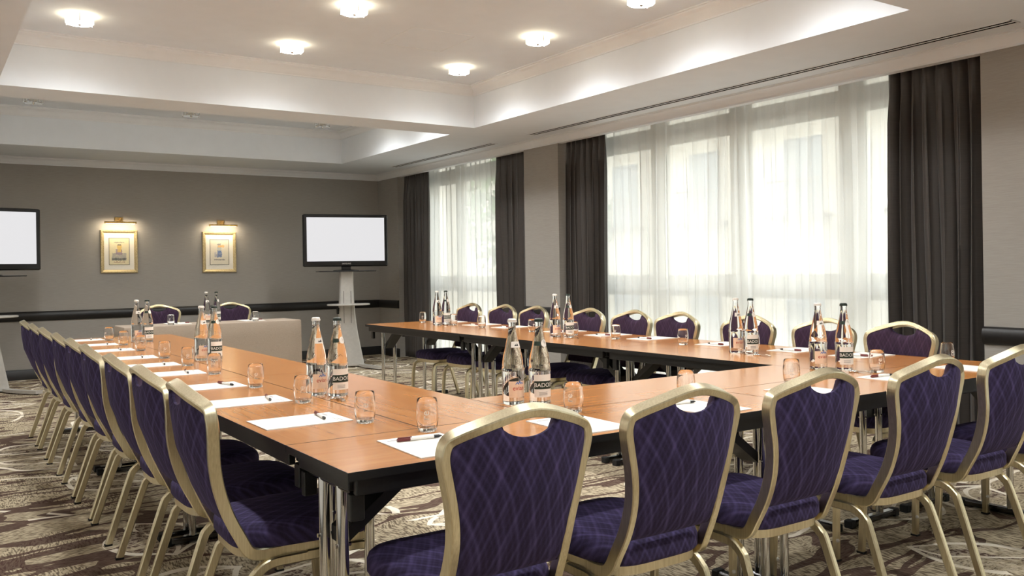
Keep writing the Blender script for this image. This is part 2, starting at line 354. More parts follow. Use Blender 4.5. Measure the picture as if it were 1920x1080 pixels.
# slot diffusers in the soffit
for k, (y0, y1) in enumerate(((.63, 5.70), (6.43, 9.01))):
    e = empty('slot_diffuser', (4.635, (y0 + y1) / 2, ZS)); hl = (y1 - y0) / 2
    b = MB()
    for x0, x1 in ((-.052, -.040), (-.008, .008), (.040, .052)): b.box(x0, x1, -hl, hl, -.004, .0)
    b.box(-.052, .052, -hl, -hl + .012, -.004, 0); b.box(-.052, .052, hl - .012, hl, -.004, 0)
    b.build('frame', 'plaster_trim', e)
    for x in (-.024, .024): MB().box(x - .016, x + .016, -hl + .012, hl - .012, -.0015, 0).build('slot', 'slot_shade_black', e)  # flat strips, the shade of the recess is put into their colour
    tag(e, ('long double-slot air diffuser in the soffit above the larger window', 'short double-slot air diffuser in the soffit above the smaller window')[k], 'air vent', 'slot air diffusers')

# ------------------------------------------------------------------ windows
def window(name, y0, y1, mull, zt=2.86):
    x0, x1 = 5.33, 5.40
    f = MB(); w = .06
    f.box(x0, x1, y0, y0 + w, 0, zt); f.box(x0, x1, y1 - w, y1, 0, zt); f.box(x0, x1, y0 + w, y1 - w, 0, .09); f.box(x0, x1, y0 + w, y1 - w, zt - .05, zt)
    o = struct(f.build(name, 'window_white')); cols = [y0 + w] + mull + [y1 - w]
    for i, m in enumerate(mull):
        p = MB().bbox(x0 - .01, x1 + .01, m - .075, m + .075, .09, zt - .05, .008).build('mullion', 'window_white', o)
        hb = MB().bbox(x0 - .045, x0 - .012, m - .015, m + .015, 1.55, 1.58, .004); hb.bbox(x0 - .05, x0 - .038, m - .01, m + .01, 1.43, 1.57, .004); hb.build('handle', 'chrome', p)
    for i in range(len(cols) - 1):
        a = cols[i] + (.075 if i else 0); b = cols[i + 1] - (.075 if i < len(cols) - 2 else 0)
        MB().bbox(x0, x1, a, b, 2.50, 2.62, .006).build('transom', 'window_white', o); MB().bbox(x0, x1, a, b, 1.00, 1.13, .006).build('sill_bar', 'window_white', o)
        for z0, z1 in ((.09, 1.0), (1.13, 2.5), (2.62, zt - .05)):
            s = MB(); t_ = .04
            s.box(x0 + .012, x1 - .012, a, a + t_, z0, z1); s.box(x0 + .012, x1 - .012, b - t_, b, z0, z1); s.box(x0 + .012, x1 - .012, a + t_, b - t_, z0, z0 + t_); s.box(x0 + .012, x1 - .012, a + t_, b - t_, z1 - t_, z1)
            s.build('sash', 'window_white', o); MB().box(5.362, 5.366, a + t_, b - t_, z0 + t_, z1 - t_).build('pane', 'pane', o)
    return o
window('window_1', 1.0, 5.6, [2.26, 3.42, 4.47]); window('window_2', 6.25, 9.46, [7.3, 8.4]); window('window_3', -3.0, -.7, [-1.85])

# ------------------------------------------------------------------ curtains
def drape(name, mat, y0, y1, x, zt, amp, npl, seed, th=.004, gather=True):
    rnd = random.Random(seed); nu = npl * 10; nv = 26; V = []; ph = [rnd.uniform(-.9, .9) for _ in range(npl + 2)]; am = [rnd.uniform(.65, 1.2) for _ in range(npl + 2)]
    ph2 = rnd.uniform(0, 6)
    for i in range(nv + 1):
        v = i / nv; z = .012 + (zt - .012) * v
        top = max(0, (v - .86) / .14); tg = 1 - .55 * top if gather else 1
        for j in range(nu + 1):
            u = j / nu; p = u * npl; k = int(min(p, npl - 1)); fr = p - k
            A = am[k] * (1 - fr) + am[k + 1] * fr; F = ph[k] * (1 - fr) + ph[k + 1] * fr
            wv = math.sin(2 * math.pi * p + F + .35 * math.sin(v * 3 + k + ph2)) * A
            wv2 = math.sin(4 * math.pi * p + F * 2 + ph2) * .5 * top if gather else .25 * math.sin(6.1 * p + ph2 + v)
            yy = y0 + (y1 - y0) * u + .012 * math.sin(2 * math.pi * p * 2 + F) * (1 - top)
            V.append((x + amp * tg * (wv + wv2 * .8), yy + .01 * math.sin(v * 5 + k), z))
    Fs = [(i * (nu + 1) + j, i * (nu + 1) + j + 1, (i + 1) * (nu + 1) + j + 1, (i + 1) * (nu + 1) + j) for i in range(nv) for j in range(nu)]
    o = MB().add(V, Fs).build(name, mat, None, 180)
    if th:
        m = o.modifiers.new('thickness', 'SOLIDIFY'); m.thickness = th; m.offset = 0
    return o
ZT = ZS - .03
tag(drape('curtain', 'curtain', 8.72, 9.44, 5.02, ZT, .042, 7, 1), 'dark satin curtain between the room corner and the smaller window', 'curtain', 'dark window curtains')
tag(drape('curtain', 'curtain', 6.27, 6.98, 5.02, ZT, .042, 6, 2), 'dark satin curtain on the smaller window, against the wall pier', 'curtain', 'dark window curtains')
tag(drape('curtain', 'curtain', 4.93, 5.58, 5.02, ZT, .045, 7, 3), 'dark satin curtain on the larger window, against the wall pier', 'curtain', 'dark window curtains')
tag(drape('curtain', 'curtain', 1.02, 1.74, 5.02, ZT, .045, 7, 4), 'broad dark satin curtain beside the chair-rail wall at the larger window', 'curtain', 'dark window curtains')
tag(drape('sheer_curtain', 'sheer', 1.1, 5.5, 5.18, ZT, .022, 34, 5, 0, False), 'white sheer curtain drawn across the larger four-light window', 'sheer curtain', 'sheer voile curtains')
tag(drape('sheer_curtain', 'sheer', 6.35, 9.36, 5.18, ZT, .022, 24, 6, 0, False), 'white sheer curtain drawn across the smaller window near the corner', 'sheer curtain', 'sheer voile curtains')

tag(drape('sheer_curtain', 'sheer', -2.95, -.75, 5.18, ZT, .022, 18, 8, 0, False), 'white sheer curtain on the window past the closed end of the tables', 'sheer curtain', 'sheer voile curtains')
# ------------------------------------------------------------------ outside
struct(MB().box(5.8, 40, -30, 50, -3.2, -3.0).build('ground', 'street'))
fb = empty('facade_building', (19, 6, -3))
MB().box(0, 4, -26, 34, 0, 14).build('wall', 'stone_facade', fb)
wm = MB().box(-.06, .0, -.6, .6, 0, 2.1).build('window', 'facade_window', fb); rm = MB()
for k in range(9): rm.box(-.5, -.48, -.8 + k * .2 - .01, -.8 + k * .2 + .01, 0, .9)
rm.box(-.52, -.46, -.85, .85, .9, .95); rm.box(-.55, 0, -.9, .9, -.12, 0); rl = rm.build('balcony', 'ink_grey', fb)
first = True
for iz in range(3):
    for iy in range(11):
        a, b = (wm, rl) if first else (wm.copy(), rl.copy())
        if not first: col.objects.link(a); col.objects.link(b)
        a.location = (0, -18 + iy * 3.6, 1.6 + iz * 4); b.location = a.location; first = False
tag(fb, 'pale stone building across the street, seen through the sheer curtains', 'building')
tr_ = empty('street_tree', (12.5, 16.5, -3)); MB().tube([(0, 0, 0), (.1, 0, 2.5), (0, .1, 4.5)], .14, 10).build('trunk', 'bark', tr_)
lf = MB()
for k in range(1400):
    d = Vector((random.gauss(0, 1), random.gauss(0, 1), random.gauss(0, 1))).normalized() * random.uniform(.5, 1) ** .5
    p = Vector((d.x * 2.0, d.y * 2.0, 5.6 + d.z * 1.9)); a = Vector((random.uniform(-1, 1), random.uniform(-1, 1), random.uniform(-1, 1))).normalized() * .14; b = a.orthogonal().normalized() * .09
    lf.add([p - a, p + b, p + a, p - b], [(0, 1, 2, 3)])
lo = lf.build('foliage', 'leaf_green', tr_); lo['kind'] = 'stuff'
tag(tr_, 'green leafy street tree outside the smaller window', 'tree')

# ------------------------------------------------------------------ ceiling lamps
def lamp(lit):
    e = empty('ceiling_lamp'); MB().lathe([(.0, 0), (.085, 0), (.085, -.008), (.0, -.008)], 28).build('ceiling_plate', 'chrome', e)
    MB().lathe([(.084, -.008), (.094, -.012), (.094, -.055), (.090, -.058)], 28).build('glass_shade', 'lamp_side' if lit else 'clear_glass', e)
    MB().lathe([(.0905, -.057), (.088, -.060), (.0, -.060)], 28).build('diffuser', 'lamp_glow' if lit else 'clear_glass', e)
    for k in range(3):
        a = k * 2.094 + .4; x, y = .098 * math.cos(a), .098 * math.sin(a); MB().tube([(x, y, 0), (x, y, -.064)], .004, 8).build('clip', 'chrome', e)
    MB().lathe([(.0, -.060), (.011, -.060), (.013, -.066), (.009, -.074), (.0, -.077)], 14).build('finial', 'chrome', e)
    if not lit:
        MB().lathe([(.0, -.010), (.055, -.010), (.06, -.02), (.03, -.035), (0, -.036)], 20).build('reflector', 'frosted_glass', e)
    return e
pl, pu = lamp(True), lamp(False); tl, tu = tree(pl), tree(pu)
LX = [.11, 1.69, 3.28]
k = 0
for j, y in enumerate((4.92, 3.68, 2.46, 1.3)):  # last row is out of view, added to lift the overall brightness
    for i, x in enumerate(LX):
        o = pl if k == 0 else copy_tree(pl, tl); k += 1; o.location = (x, y, ZC)
        tag(o, 'lit round ceiling lamp, %s from the windows, %s row from the beam' % (ORD[2 - i], ORD[j]), 'ceiling lamp', 'lit ceiling lamps')
        s = bpy.data.lights.new('lamp_beam', 'SPOT'); s.energy = LAMP_W; s.color = (.93, .96, .97); s.spot_size = math.radians(160); s.spot_blend = .8; s.shadow_soft_size = .07
        so = bpy.data.objects.new('lamp_beam', s); col.objects.link(so); so.parent = o; so.location = (0, 0, -.09)
for j, y in enumerate((-.5, -1.8, 6.5, 7.5)):  # rows past the closed side are unseen, added only for overall brightness
    for i, x in enumerate(LX):
        o = copy_tree(pl, tl); o.location = (x, y, ZC)
        tag(o, ('added unseen lit ceiling lamp past the closed side, %s from the windows, %s row', 'lit round ceiling lamp in the far tray, %s from the windows, %s row')[j // 2] % (ORD[2 - i], ORD[j % 2]), 'ceiling lamp', 'lit ceiling lamps')
        s = bpy.data.lights.new('lamp_beam', 'SPOT'); s.energy = LAMP_W; s.color = (.93, .96, .97); s.spot_size = math.radians(160); s.spot_blend = .8; s.shadow_soft_size = .07
        so = bpy.data.objects.new('lamp_beam', s); col.objects.link(so); so.parent = o; so.location = (0, 0, -.09)
for i, x in enumerate((.15, 1.75, 3.34)):
    o = pu if i == 0 else copy_tree(pu, tu); o.location = (x, 8.36, ZC)
    tag(o, 'unlit round glass ceiling lamp in the far tray, %s from the windows' % ORD[2 - i], 'ceiling lamp', 'unlit ceiling lamps')

# ------------------------------------------------------------------ pictures with picture lights
def picture(x0, x1, z0, z1, pm, label, lx, lz, lightlabel):
    cx, cz = (x0 + x1) / 2, (z0 + z1) / 2; hw, hh = (x1 - x0) / 2, (z1 - z0) / 2
    e = empty('framed_picture', (cx, YB, cz)); fw = .042
    pr = [(0, 0), (0, -.022), (.006, -.030), (.02, -.030), (fw - .006, -.018), (fw, -.016), (fw, 0)]
    L = [[(-hw + a, d, -hh + a), (hw - a, d, -hh + a), (hw - a, d, hh - a), (-hw + a, d, hh - a)] for a, d in pr]
    fixn(MB().loops(L).build('frame', 'gilt', e, 25))
    MB().box(-hw + fw, hw - fw, -.014, -.006, -hh + fw, hh - fw).build('mat', 'mat_board', e)
    pw, ph = hw - fw - .055, hh - fw - .06
    b = MB()
    for a in ((-pw, pw, -ph, -ph + .005), (-pw, pw, ph - .005, ph), (-pw, -pw + .005, -ph, ph), (pw - .005, pw, -ph, ph)): b.box(a[0], a[1], -.0165, -.014, a[2], a[3])
    b.build('border_line', 'line_black', e); MB().box(-pw + .005, pw - .005, -.0155, -.014, -ph + .005, ph - .005).build('print', pm, e)
    tag(e, label, 'picture', 'framed pictures on the back wall')
    p = empty('picture_light', (lx, YB, lz))
    MB().bbox(-.05, .05, -.018, 0, .0, .075, .004).build('wall_plate', 'brass', p)
    MB().tube(catmull([(0, -.012, .04), (.01, -.06, .055), (.015, -.11, .045), (.0, -.13, .008)], 5), .006, 8).build('arm', 'brass', p)
    MB().tube([(-.19, -.13, 0), (.19, -.13, 0)], .013, 14).build('lamp_tube', 'brass', p)
    MB().box(-.17, .17, -.136, -.122, -.0145, -.0125).build('bulb', 'tube_glow', p)
    l = bpy.data.lights.new('picture_glow', 'AREA'); l.shape = 'RECTANGLE'; l.size = .42; l.size_y = .03; l.energy = 1.4; l.color = (1, .84, .6)
    lo = bpy.data.objects.new('picture_glow', l); col.objects.link(lo); lo.parent = p; lo.location = (0, -.125, -.018); lo.rotation_euler = (math.radians(38), 0, 0)
    tag(p, lightlabel, 'picture light', 'brass picture lights')
picture(1.05, 1.49, 1.28, 1.83, 'print_violet', 'gilt-framed print of violet and grey blocks with a yellow shape', 1.27, 1.92, 'brass picture light over the violet and grey print')
picture(2.31, 2.76, 1.27, 1.82, 'print_blue', 'gilt-framed print of pale blue blocks with an orange shape', 2.56, 1.905, 'brass picture light over the pale blue print')

# ------------------------------------------------------------------ televisions on stands
def television(loc, rz, label, slabel):
    e = empty('television', (loc[0], loc[1], 1.2656), rz)
    MB().bbox(-.555, .555, -.035, .03, .055, .735, .012).build('casing', 'black_plastic', e)
    MB().box(-.508, .508, -.0375, -.035, .125, .695).build('screen', 'screen_glow', e)
    vs, fs = text_mesh('SAMSUNG', .026); MB().add([(x, -.0362, .092 + y) for x, y, z in vs], fs).build('brand_lettering', 'silver_paint', e)
    MB().bbox(-.06, .06, -.02, .02, .012, .06, .006).build('neck', 'black_plastic', e)
    L = [[(a * .17 * math.cos(q * math.pi / 14), a * .11 * math.sin(q * math.pi / 14), z) for q in range(28)] for a, z in ((1, 0), (1, .006), (.8, .012), (.3, .018))]
    MB().loops(L, True, True).build('foot', 'black_plastic', e); tag(e, label, 'television', 'flat televisions')
    s = empty('television_stand', (loc[0], loc[1], 0), rz)
    MB().bbox(-.37, .37, -.15, .15, 1.252, 1.265, .004).build('top_shelf', 'black_plastic', s)
    prof = [(.045, .215), (.1, .205), (.3, .165), (.5, .13), (.7, .106), (.9, .093), (1.1, .088), (1.252, .088)]
    L = [[(-w, -.03, z), (-w * .85, -.045, z), (w * .85, -.045, z), (w, -.03, z), (w, .03, z), (w * .85, .04, z), (-w * .85, .04, z), (-w, .03, z)] for z, w in prof]
    cl = fixn(MB().loops(L, True, True).build('column', 'silver_paint', s))
    for x in (-.045, .05): MB().box(x - .0025, x + .0025, -.0465, -.045, .58, 1.0).build('slot', 'line_black', cl)
    L = [[(a * .28 * math.cos(q * math.pi / 16), -.13 + a * .16 * math.sin(q * math.pi / 16), z) for q in range(32)] for a, z in ((.97, .815), (1, .82), (1, .832), (.97, .837))]
    MB().loops(L, True, True).build('shelf', 'silver_paint', s)
    for x in (-1, 1):
        L = []
        for t in range(9):
            u = t / 8; yy = -.55 + 1.1 * u; xx = x * (.17 + .16 * (2 * u - 1) ** 2); L.append([(xx - .035, yy, .012), (xx + .035, yy, .012), (xx + .035, yy, .045), (xx - .035, yy, .045)])
        ft = fixn(MB().loops(L, True, True).build('base_leg', 'silver_paint', s))
        for yy in (-.5, .5): MB().lathe([(0, 0), (.022, 0), (.022, .012), (0, .012)], 14, (x * .32, yy, 0)).build('castor', 'rubber', ft)
    MB().box(-.2, .2, -.05, .05, .02, .047).build('base_plate', 'silver_paint', s)
    MB().bbox(-.13, -.085, -.03, .03, .70, .78, .005).build('bracket_knob', 'black_plastic', s)
    tag(s, slabel, 'tv stand', 'silver television stands')
television((3.78, 8.72, 0), math.radians(-12), 'black flat television with a blank pale screen beside the dark curtain in the corner', 'silver flared stand with oval shelf under the television by the curtained corner')
television((-.28, 8.9, 0), math.radians(14), 'black flat television with a blank pale screen at the violet-print end of the back wall', 'silver flared stand with oval shelf under the television farther from the windows')

# ------------------------------------------------------------------ folding tables
TL, TW, TP = 1.775, .4445, .4505
def make_table():
    e = empty('folding_table'); hl, hw = TL / 2, TW / 2
    top = MB().box(-hl, hl, -hw, hw, .719, .74).build('tabletop', 'wood', e)
    b = MB()
    for a in ((-hl - .0015, hl + .0015, -hw - .0015, -hw + .0005), (-hl - .0015, hl + .0015, hw - .0005, hw + .0015), (-hl - .0015, -hl + .0005, -hw, hw), (hl - .0005, hl + .0015, -hw, hw)): b.box(a[0], a[1], a[2], a[3], .7185, .7398)
    b.build('edge_band', 'black_steel', e); MB().box(-hl + .002, hl - .002, -hw + .002, hw - .002, .716, .7188).build('underside', 'black_steel', e)
    for s in (-1, 1):
        MB().bbox(-hl + .03, hl - .03, s * (hw - .03) - .011, s * (hw - .03) + .011, .672, .7165, .003).build('side_rail', 'black_steel', e)
        MB().bbox(s * (hl - .03) - .011, s * (hl - .03) + .011, -hw + .045, hw - .045, .68, .7165, .003).build('end_rail', 'black_steel', e)
        for q in (-1, 1): MB().bbox(s * (hl - .045) - .02, s * (hl - .045) + .02, q * (hw - .06) - .012, q * (hw - .06) + .012, .60, .6725, .003).build('stacking_bracket', 'black_steel', e)
        x = s * (hl - .05)
        MB().tube([(x, -.15, .675), (x, .15, .675)], .016, 12).build('pivot_bar', 'dark_chrome', e)
        for q in (-1, 1):
            lg = MB().tube([(x, q * .062, .03), (x, q * .062, .672)], .0165, 16).build('leg', 'chrome', e)
            MB().tube([(x - s * .022, q * .062, .51), (x + s * .022, q * .062, .51)], .006, 8).build('bolt', 'chrome', lg)
        ft = MB().bbox(x - .02, x + .02, -.165, .165, .006, .036, .006).build('foot', 'dark_chrome', e)
        for q in (-1, 1): MB().bbox(x - .022, x + .022, q * .175 - .018, q * .175 + .018, 0, .038, .004).build('end_cap', 'rubber', ft)
        d = s * -1
        L = []
        for (px, pz) in ((x + d * .012, .52), (x + d * .24, .69)):
            L.append([(px, -.045, pz - .02), (px, .045, pz - .02), (px, .045, pz + .02), (px, -.045, pz + .02)])
        fixn(MB().loops(L, True, True).build('brace', 'black_steel', e))
    return e
pt = make_table(); tt = tree(pt); first = True
def place_table(cx, cy, rz, label):
    global first
    o = pt if first else copy_tree(pt, tt); first = False
    o.location = (cx, cy, 0); o.rotation_euler = (0, 0, rz); tag(o, label, 'table', 'folding conference tables')
    o.scale = (1.0105, 1, 1) if rz == 0 else (1, 1, 1)
L_ = 1.78
place_table(.9, TP / 2, 0, 'wood-topped table on the outer closed side, at the corner away from the windows')
place_table(2.7, TP / 2, 0, 'wood-topped table on the outer closed side, at the window-side corner')
place_table(1.8, 1.5 * TP, 0, 'single wood-topped table on the inner closed side of the U')
POS = ['at the closed corner', 'in the middle', 'at the head-table end']
for k in range(3):
    y = TP + L_ * (k + .5)
    place_table(TP / 2, y, math.pi / 2, 'wood-topped table, outer row of the far-from-window arm, %s' % POS[k])
    place_table(1.5 * TP, y, math.pi / 2, 'wood-topped table, inner row of the far-from-window arm, %s' % POS[k])
    place_table(3.6 - 1.5 * TP, y, math.pi / 2, 'wood-topped table, inner row of the window-side arm, %s' % POS[k])
    place_table(3.6 - TP / 2, y, math.pi / 2, 'wood-topped table, outer row of the window-side arm, %s' % POS[k])
# head table under a cloth
HX0, HX1, HY0, HY1 = .76, 2.52, 7.03, 7.52
ht = empty('head_table', ((HX0 + HX1) / 2, (HY0 + HY1) / 2, 0)); hw, hd = (HX1 - HX0) / 2, (HY1 - HY0) / 2
MB().bbox(-hw + .01, hw - .01, -hd + .01, hd - .01, .715, .738, .002).build('tabletop', 'wood', ht)
for sx in (-1, 1):
    for sy in (-1, 1): MB().tube([(sx * (hw - .1), sy * .06, 0), (sx * (hw - .1), sy * .06, .715)], .0165, 12).build('leg', 'chrome', ht)
tag(ht, 'single head table hidden under a taupe cloth', 'table')
def clothloop(off, z, wav):
    P = []; n = 40; m = 12
    per = [(-hw + 2 * hw * i / n, -hd, 0, -1) for i in range(n)] + [(hw, -hd + 2 * hd * i / m, 1, 0) for i in range(m)] + [(hw - 2 * hw * i / n, hd, 0, 1) for i in range(n)] + [(-hw, hd - 2 * hd * i / m, -1, 0) for i in range(m)]
    for i, (x, y, nx, ny) in enumerate(per):
        w = off + wav * (math.sin(i * .9) + .5 * math.sin(i * 2.3)); P.append((x + nx * w + (.6 * off if abs(x) > hw - .01 and ny else 0) * (1 if x > 0 else -1), y + ny * w, z))
    return P
cb = MB().loops([clothloop(.022, .01, .008), clothloop(.016, .3, .006), clothloop(.008, .6, .003), clothloop(.003, .735, .0), clothloop(-.002, .742, .0), clothloop(-.01, .744, 0)], False, True)
ck = cb.build('tablecloth', 'linen'); ck.location = ht.location; tag(ck, 'taupe linen cloth draped to the floor over the head table', 'tablecloth')

# ------------------------------------------------------------------ banquet chairs
def make_chair():
    e = empty('banquet_chair'); O = -.30
    def dz(z):
        T = [(.0, .2), (.39, .19), (.43, .15), (.49, .12), (.57, .095), (.72, .066), (.82, .052), (.92, .044), (1.2, .03)]
        for (a, p), (b, q) in zip(T, T[1:]):
            if a <= z <= b: return p + (q - p) * (z - a) / (b - a)
    def bow(x, z): return -.05 * (1 - (min(abs(x), .2) / .2) ** 2) * min(1, max(0, (z - .45) / .25))
    half = [(.178, .26, .392), (.178, .20, .392), (.177, .165, .405), (.174, None, .45), (.169, None, .52), (.170, None, .60), (.181, None, .68), (.196, None, .75), (.2065, None, .795), (.2075, None, .823), (.197, None, .846), (.172, None, .861), (.12, None, .880), (.06, None, .898), (.022, None, .905), (0, None, .906)]
    pts = [(-x, (dz(z) + bow(x, z) if d is None else d) + O, z) for x, d, z in half] + [(x, (dz(z) + bow(x, z) if d is None else d) + O, z) for x, d, z in reversed(half[:-1])]
    t2, r2 = .012, .018
    prof = [(-t2, -r2 + .003), (-t2 + .003, -r2)]
    for g in (-.006, 0, .006): prof += [(g - .0016, -r2), (g, -r2 + .0024), (g + .0016, -r2)]
    prof += [(t2 - .003, -r2), (t2, -r2 + .003), (t2, r2 - .003), (t2 - .003, r2), (-t2 + .003, r2), (-t2, r2 - .003)]
    path = catmull(pts, 4)
    fixn(MB().sweep(path, prof, (-1, 0, 0)).build('back_frame', 'gold', e, 30))
    # upholstered back pad with hand-hold scoop
    fx = [(p.x, p.z) for p in path if p.x >= 0]
    def hwid(z):
        c = [p for p in fx if .45 < p[1] and p[1] < .826]
        c.sort(key=lambda p: p[1])
        for (x0, z0), (x1, z1) in zip(c, c[1:]):
            if z0 <= z <= z1: return x0 + (x1 - x0) * (z - z0) / (z1 - z0 + 1e-9)
        return c[-1][0] if z > c[-1][1] else c[0][0]
    def ztop(x):
        c = sorted([p for p in fx if p[1] >= .821], key=lambda p: p[0]); x = abs(x)
        zz = c[-1][1]
        for (x0, z0), (x1, z1) in zip(c, c[1:]):
            if x0 <= x <= x1: zz = z0 + (z1 - z0) * (x - x0) / (x1 - x0 + 1e-9); break
        if x < .082: zz -= .012 + .052 * (1 - (x / .082) ** 2) ** .8
        return zz
    NU, NV = 34, 22; zb = .488; F, B = [], []
    for i in range(NV + 1):
        v = i / NV; fr, br = [], []
        for j in range(NU + 1):
            u = -1 + 2 * j / NU; us = u
            zt_ = ztop(us * .2); z = zb + (zt_ - zb) * v; hwz = hwid(min(z, .83))
            x = us * (hwz * (1 - v) + min(hwz, .2065) * v)
            if v < .06: x *= .985 - .03 * (1 - v / .06)
            p = (1 - abs(u) ** 8) * (1 - (abs(2 * v - 1)) ** 10); p = max(p, 0) ** .5
            y = dz(min(z, .93)) + bow(x, z) + O
            fr.append((x, y + .004 + .026 * p, z)); br.append((x, y - .004 - .012 * p, z))
        F.append(fr); B.append(br)
    b = MB(); b.loops(F, closed=False); b.loops(B, closed=False); n1 = (NU + 1) * (NV + 1); w = NU + 1
    for j in range(NU): b.f.append((j, j + 1, n1 + j + 1, n1 + j)); a = NV * w; b.f.append((a + j, a + j + 1, n1 + a + j + 1, n1 + a + j))
    for i in range(NV): b.f.append((i * w, (i + 1) * w, n1 + (i + 1) * w, n1 + i * w)); a = NU; b.f.append((i * w + a, (i + 1) * w + a, n1 + (i + 1) * w + a, n1 + i * w + a))
    bo = fixn(b.build('backrest', 'purple_fabric', e, 60)); bo.data.materials.append(M['plum_fabric'])
    for p in bo.data.polygons:
        if p.index < NU * NV: p.material_index = 1
    # seat cushion
    def outline(ins, n=56):
        P = []
        for k in range(n):
            a = 2 * math.pi * k / n; ca, sa = math.cos(a), math.sin(a)
            ex = 2 / 4.5; sx = math.copysign(abs(ca) ** ex, ca); sy = math.copysign(abs(sa) ** ex, sa)
            dd = .355 + sy * (.228 - ins); wq = (.188 + (.212 - .188) * (sy + 1) / 2) - ins; P.append((sx * wq, dd))
        return P
    L = [[(x, d + O, z) for x, d in outline(i)] for i, z in ((.03, .404), (.006, .406), (0, .416), (0, .446), (.005, .462), (.016, .473), (.04, .481), (.09, .487), (.16, .489))]
    fixn(MB().loops(L, True, True).build('seat', 'purple_fabric', e, 60))
    o1, o2 = outline(.012), outline(.030)
    L = [[(x, d + O, z) for x, d in o] for o, z in ((o2, .378), (o1, .378), (o1, .4045), (o2, .4045))]
    fixn(MB().loops(L + [L[0]]).build('seat_frame', 'gold', e, 40))
    pr = [(-.011, -.013), (.011, -.013), (.011, .013), (-.011, .013)]
    def rprof(a, b, r=.004): return [(-a + r, -b), (a - r, -b), (a, -b + r), (a, b - r), (a - r, b), (-a + r, b), (-a, b - r), (-a, -b + r)]
    for s in (-1, 1):
        rp = catmull([(s * .186, .42 + O, .364), (s * .187, .30 + O, .364), (s * .192, .225 + O, .362), (s * .194, .18 + O, .335), (s * .197, .155 + O, .285), (s * .206, .06 + O, .006)], 6)
        lg = fixn(MB().sweep(rp, rprof(.0115, .015), (1, 0, 0)).build('leg', 'gold', e, 40))
        MB().box(s * .206 - .013, s * .206 + .013, .043 + O, .076 + O, 0, .008).build('foot_glide', 'rubber', lg)
        fp = catmull([(s * .186, .34 + O, .368), (s * .188, .48 + O, .368), (s * .19, .545 + O, .360), (s * .193, .568 + O, .32), (s * .197, .575 + O, .25), (s * .205, .585 + O, .006)], 6)
        lg = fixn(MB().sweep(fp, rprof(.0115, .014), (1, 0, 0)).build('leg', 'gold', e, 40))
        MB().box(s * .205 - .013, s * .205 + .013, .569 + O, .601 + O, 0, .008).build('foot_glide', 'rubber', lg)
        for z in (.09, .23): MB().lathe([(0, -.008), (.006, -.006), (.008, 0), (.006, .006), (0, .008)], 10, (s * (.203 - .010), .583 + O - .015, z)).build('stacking_bumper', 'glide_white', lg)
    return e
pc = make_chair(); ct = tree(pc); cfirst = True
def place_chair(x, y, rz, label, group):
    global cfirst
    o = pc if cfirst else copy_tree(pc, ct); cfirst = False
    o.location = (x, y, 0); o.rotation_euler = (0, 0, rz); tag(o, label, 'chair', group)
NEARX = [.33, .885, 1.46, 2.098, 2.68, 3.27]
LEFTY = [.77, 1.34, 1.91, 2.56, 3.08, 3.63, 4.31, 4.90, 5.485]
RIGHTY = [.80, 1.29, 1.87, 2.53, 3.01, 3.55, 4.31, 4.80, 5.40]
rj = random.Random(3)
for i, x in enumerate(NEARX):
    place_chair(x, -.03, math.radians(rj.uniform(-1.5, 1.5)), 'purple gold-framed chair on the closed side of the U, %s towards the windows' % ORD[i], 'chairs along the closed side of the U')
for i, y in enumerate(LEFTY):
    place_chair(.075, y, math.radians(-90 + rj.uniform(-1.5, 1.5)), 'purple gold-framed chair facing the windows, %s from the head-table end' % ORD[8 - i], 'chairs facing the windows')
for i, y in enumerate(RIGHTY):
    place_chair(3.39, y, math.radians(90 + rj.uniform(-2, 2)), 'purple gold-framed chair backing onto the windows, %s from the head-table end' % ORD[8 - i], 'chairs backing onto the windows')
place_chair(1.32, 7.86, math.pi, 'purple banquet chair behind the head table, farther from the windows', 'chairs behind the head table')
place_chair(2.10, 7.86, math.pi, 'purple banquet chair behind the head table, nearer the windows', 'chairs behind the head table')

# ------------------------------------------------------------------ things on the tables
def make_paper():
    e = empty('notepad'); MB().box(-.105, .105, -.1485, .1485, 0, .0035).build('sheets', 'paper', e)
    b = MB()
    for a in ((.035, .085, .118, .121), (.02, .07, .108, .110), (-.085, -.04, .112, .118)): b.box(a[0], a[1], a[2], a[3], .0035, .0038)
    b.build('printed_heading', 'ink_grey', e); return e
def make_pen():
    e = empty('ballpoint_pen'); r = .0052
    def seg(n, m, x0, x1, ra, rb): MB().loops([[(x, q * math.cos(j * math.pi / 6), r + q * math.sin(j * math.pi / 6)) for j in range(12)] for x, q in ((x0, ra), (x1, rb))], True, True).build(n, m, e)
    seg('barrel', 'pen_white', -.03, .045, r, r); seg('cap', 'pen_maroon', -.07, -.03, r * 1.0, r * 1.02); seg('grip', 'pen_black', .045, .062, r, r * .9); seg('tip', 'pen_black', .062, .072, r * .9, .001)
    MB().box(-.068, -.025, -.0018, .0018, r * 2, r * 2 + .002).build('clip', 'pen_maroon', e); return e
def make_glass():
    e = empty('glass_tumbler')
    out = [(.0, 0), (.026, 0), (.029, .003), (.0325, .02), (.0355, .045), (.0352, .065), (.0325, .09), (.0305, .104)]
    inn = [(.0293, .1045), (.0285, .104), (.0305, .09), (.0332, .065), (.0333, .045), (.0305, .022), (.027, .014), (.0, .012)]
    MB().lathe(out + inn, 28).build('tumbler_body', 'clear_glass', e, 60)
    vs, fs = text_mesh('re', .034); R = .0355
    MB().add([(R * math.cos((-y) / R), R * math.sin((-y) / R), .055 + x) for x, y, z in vs], fs).build('etched_lettering', 'etch_white', e); return e
def rad(z, T):
    for (r0, z0), (r1, z1) in zip(T, T[1:]):
        if z0 <= z <= z1 and z1 > z0: return r0 + (r1 - r0) * (z - z0) / (z1 - z0)
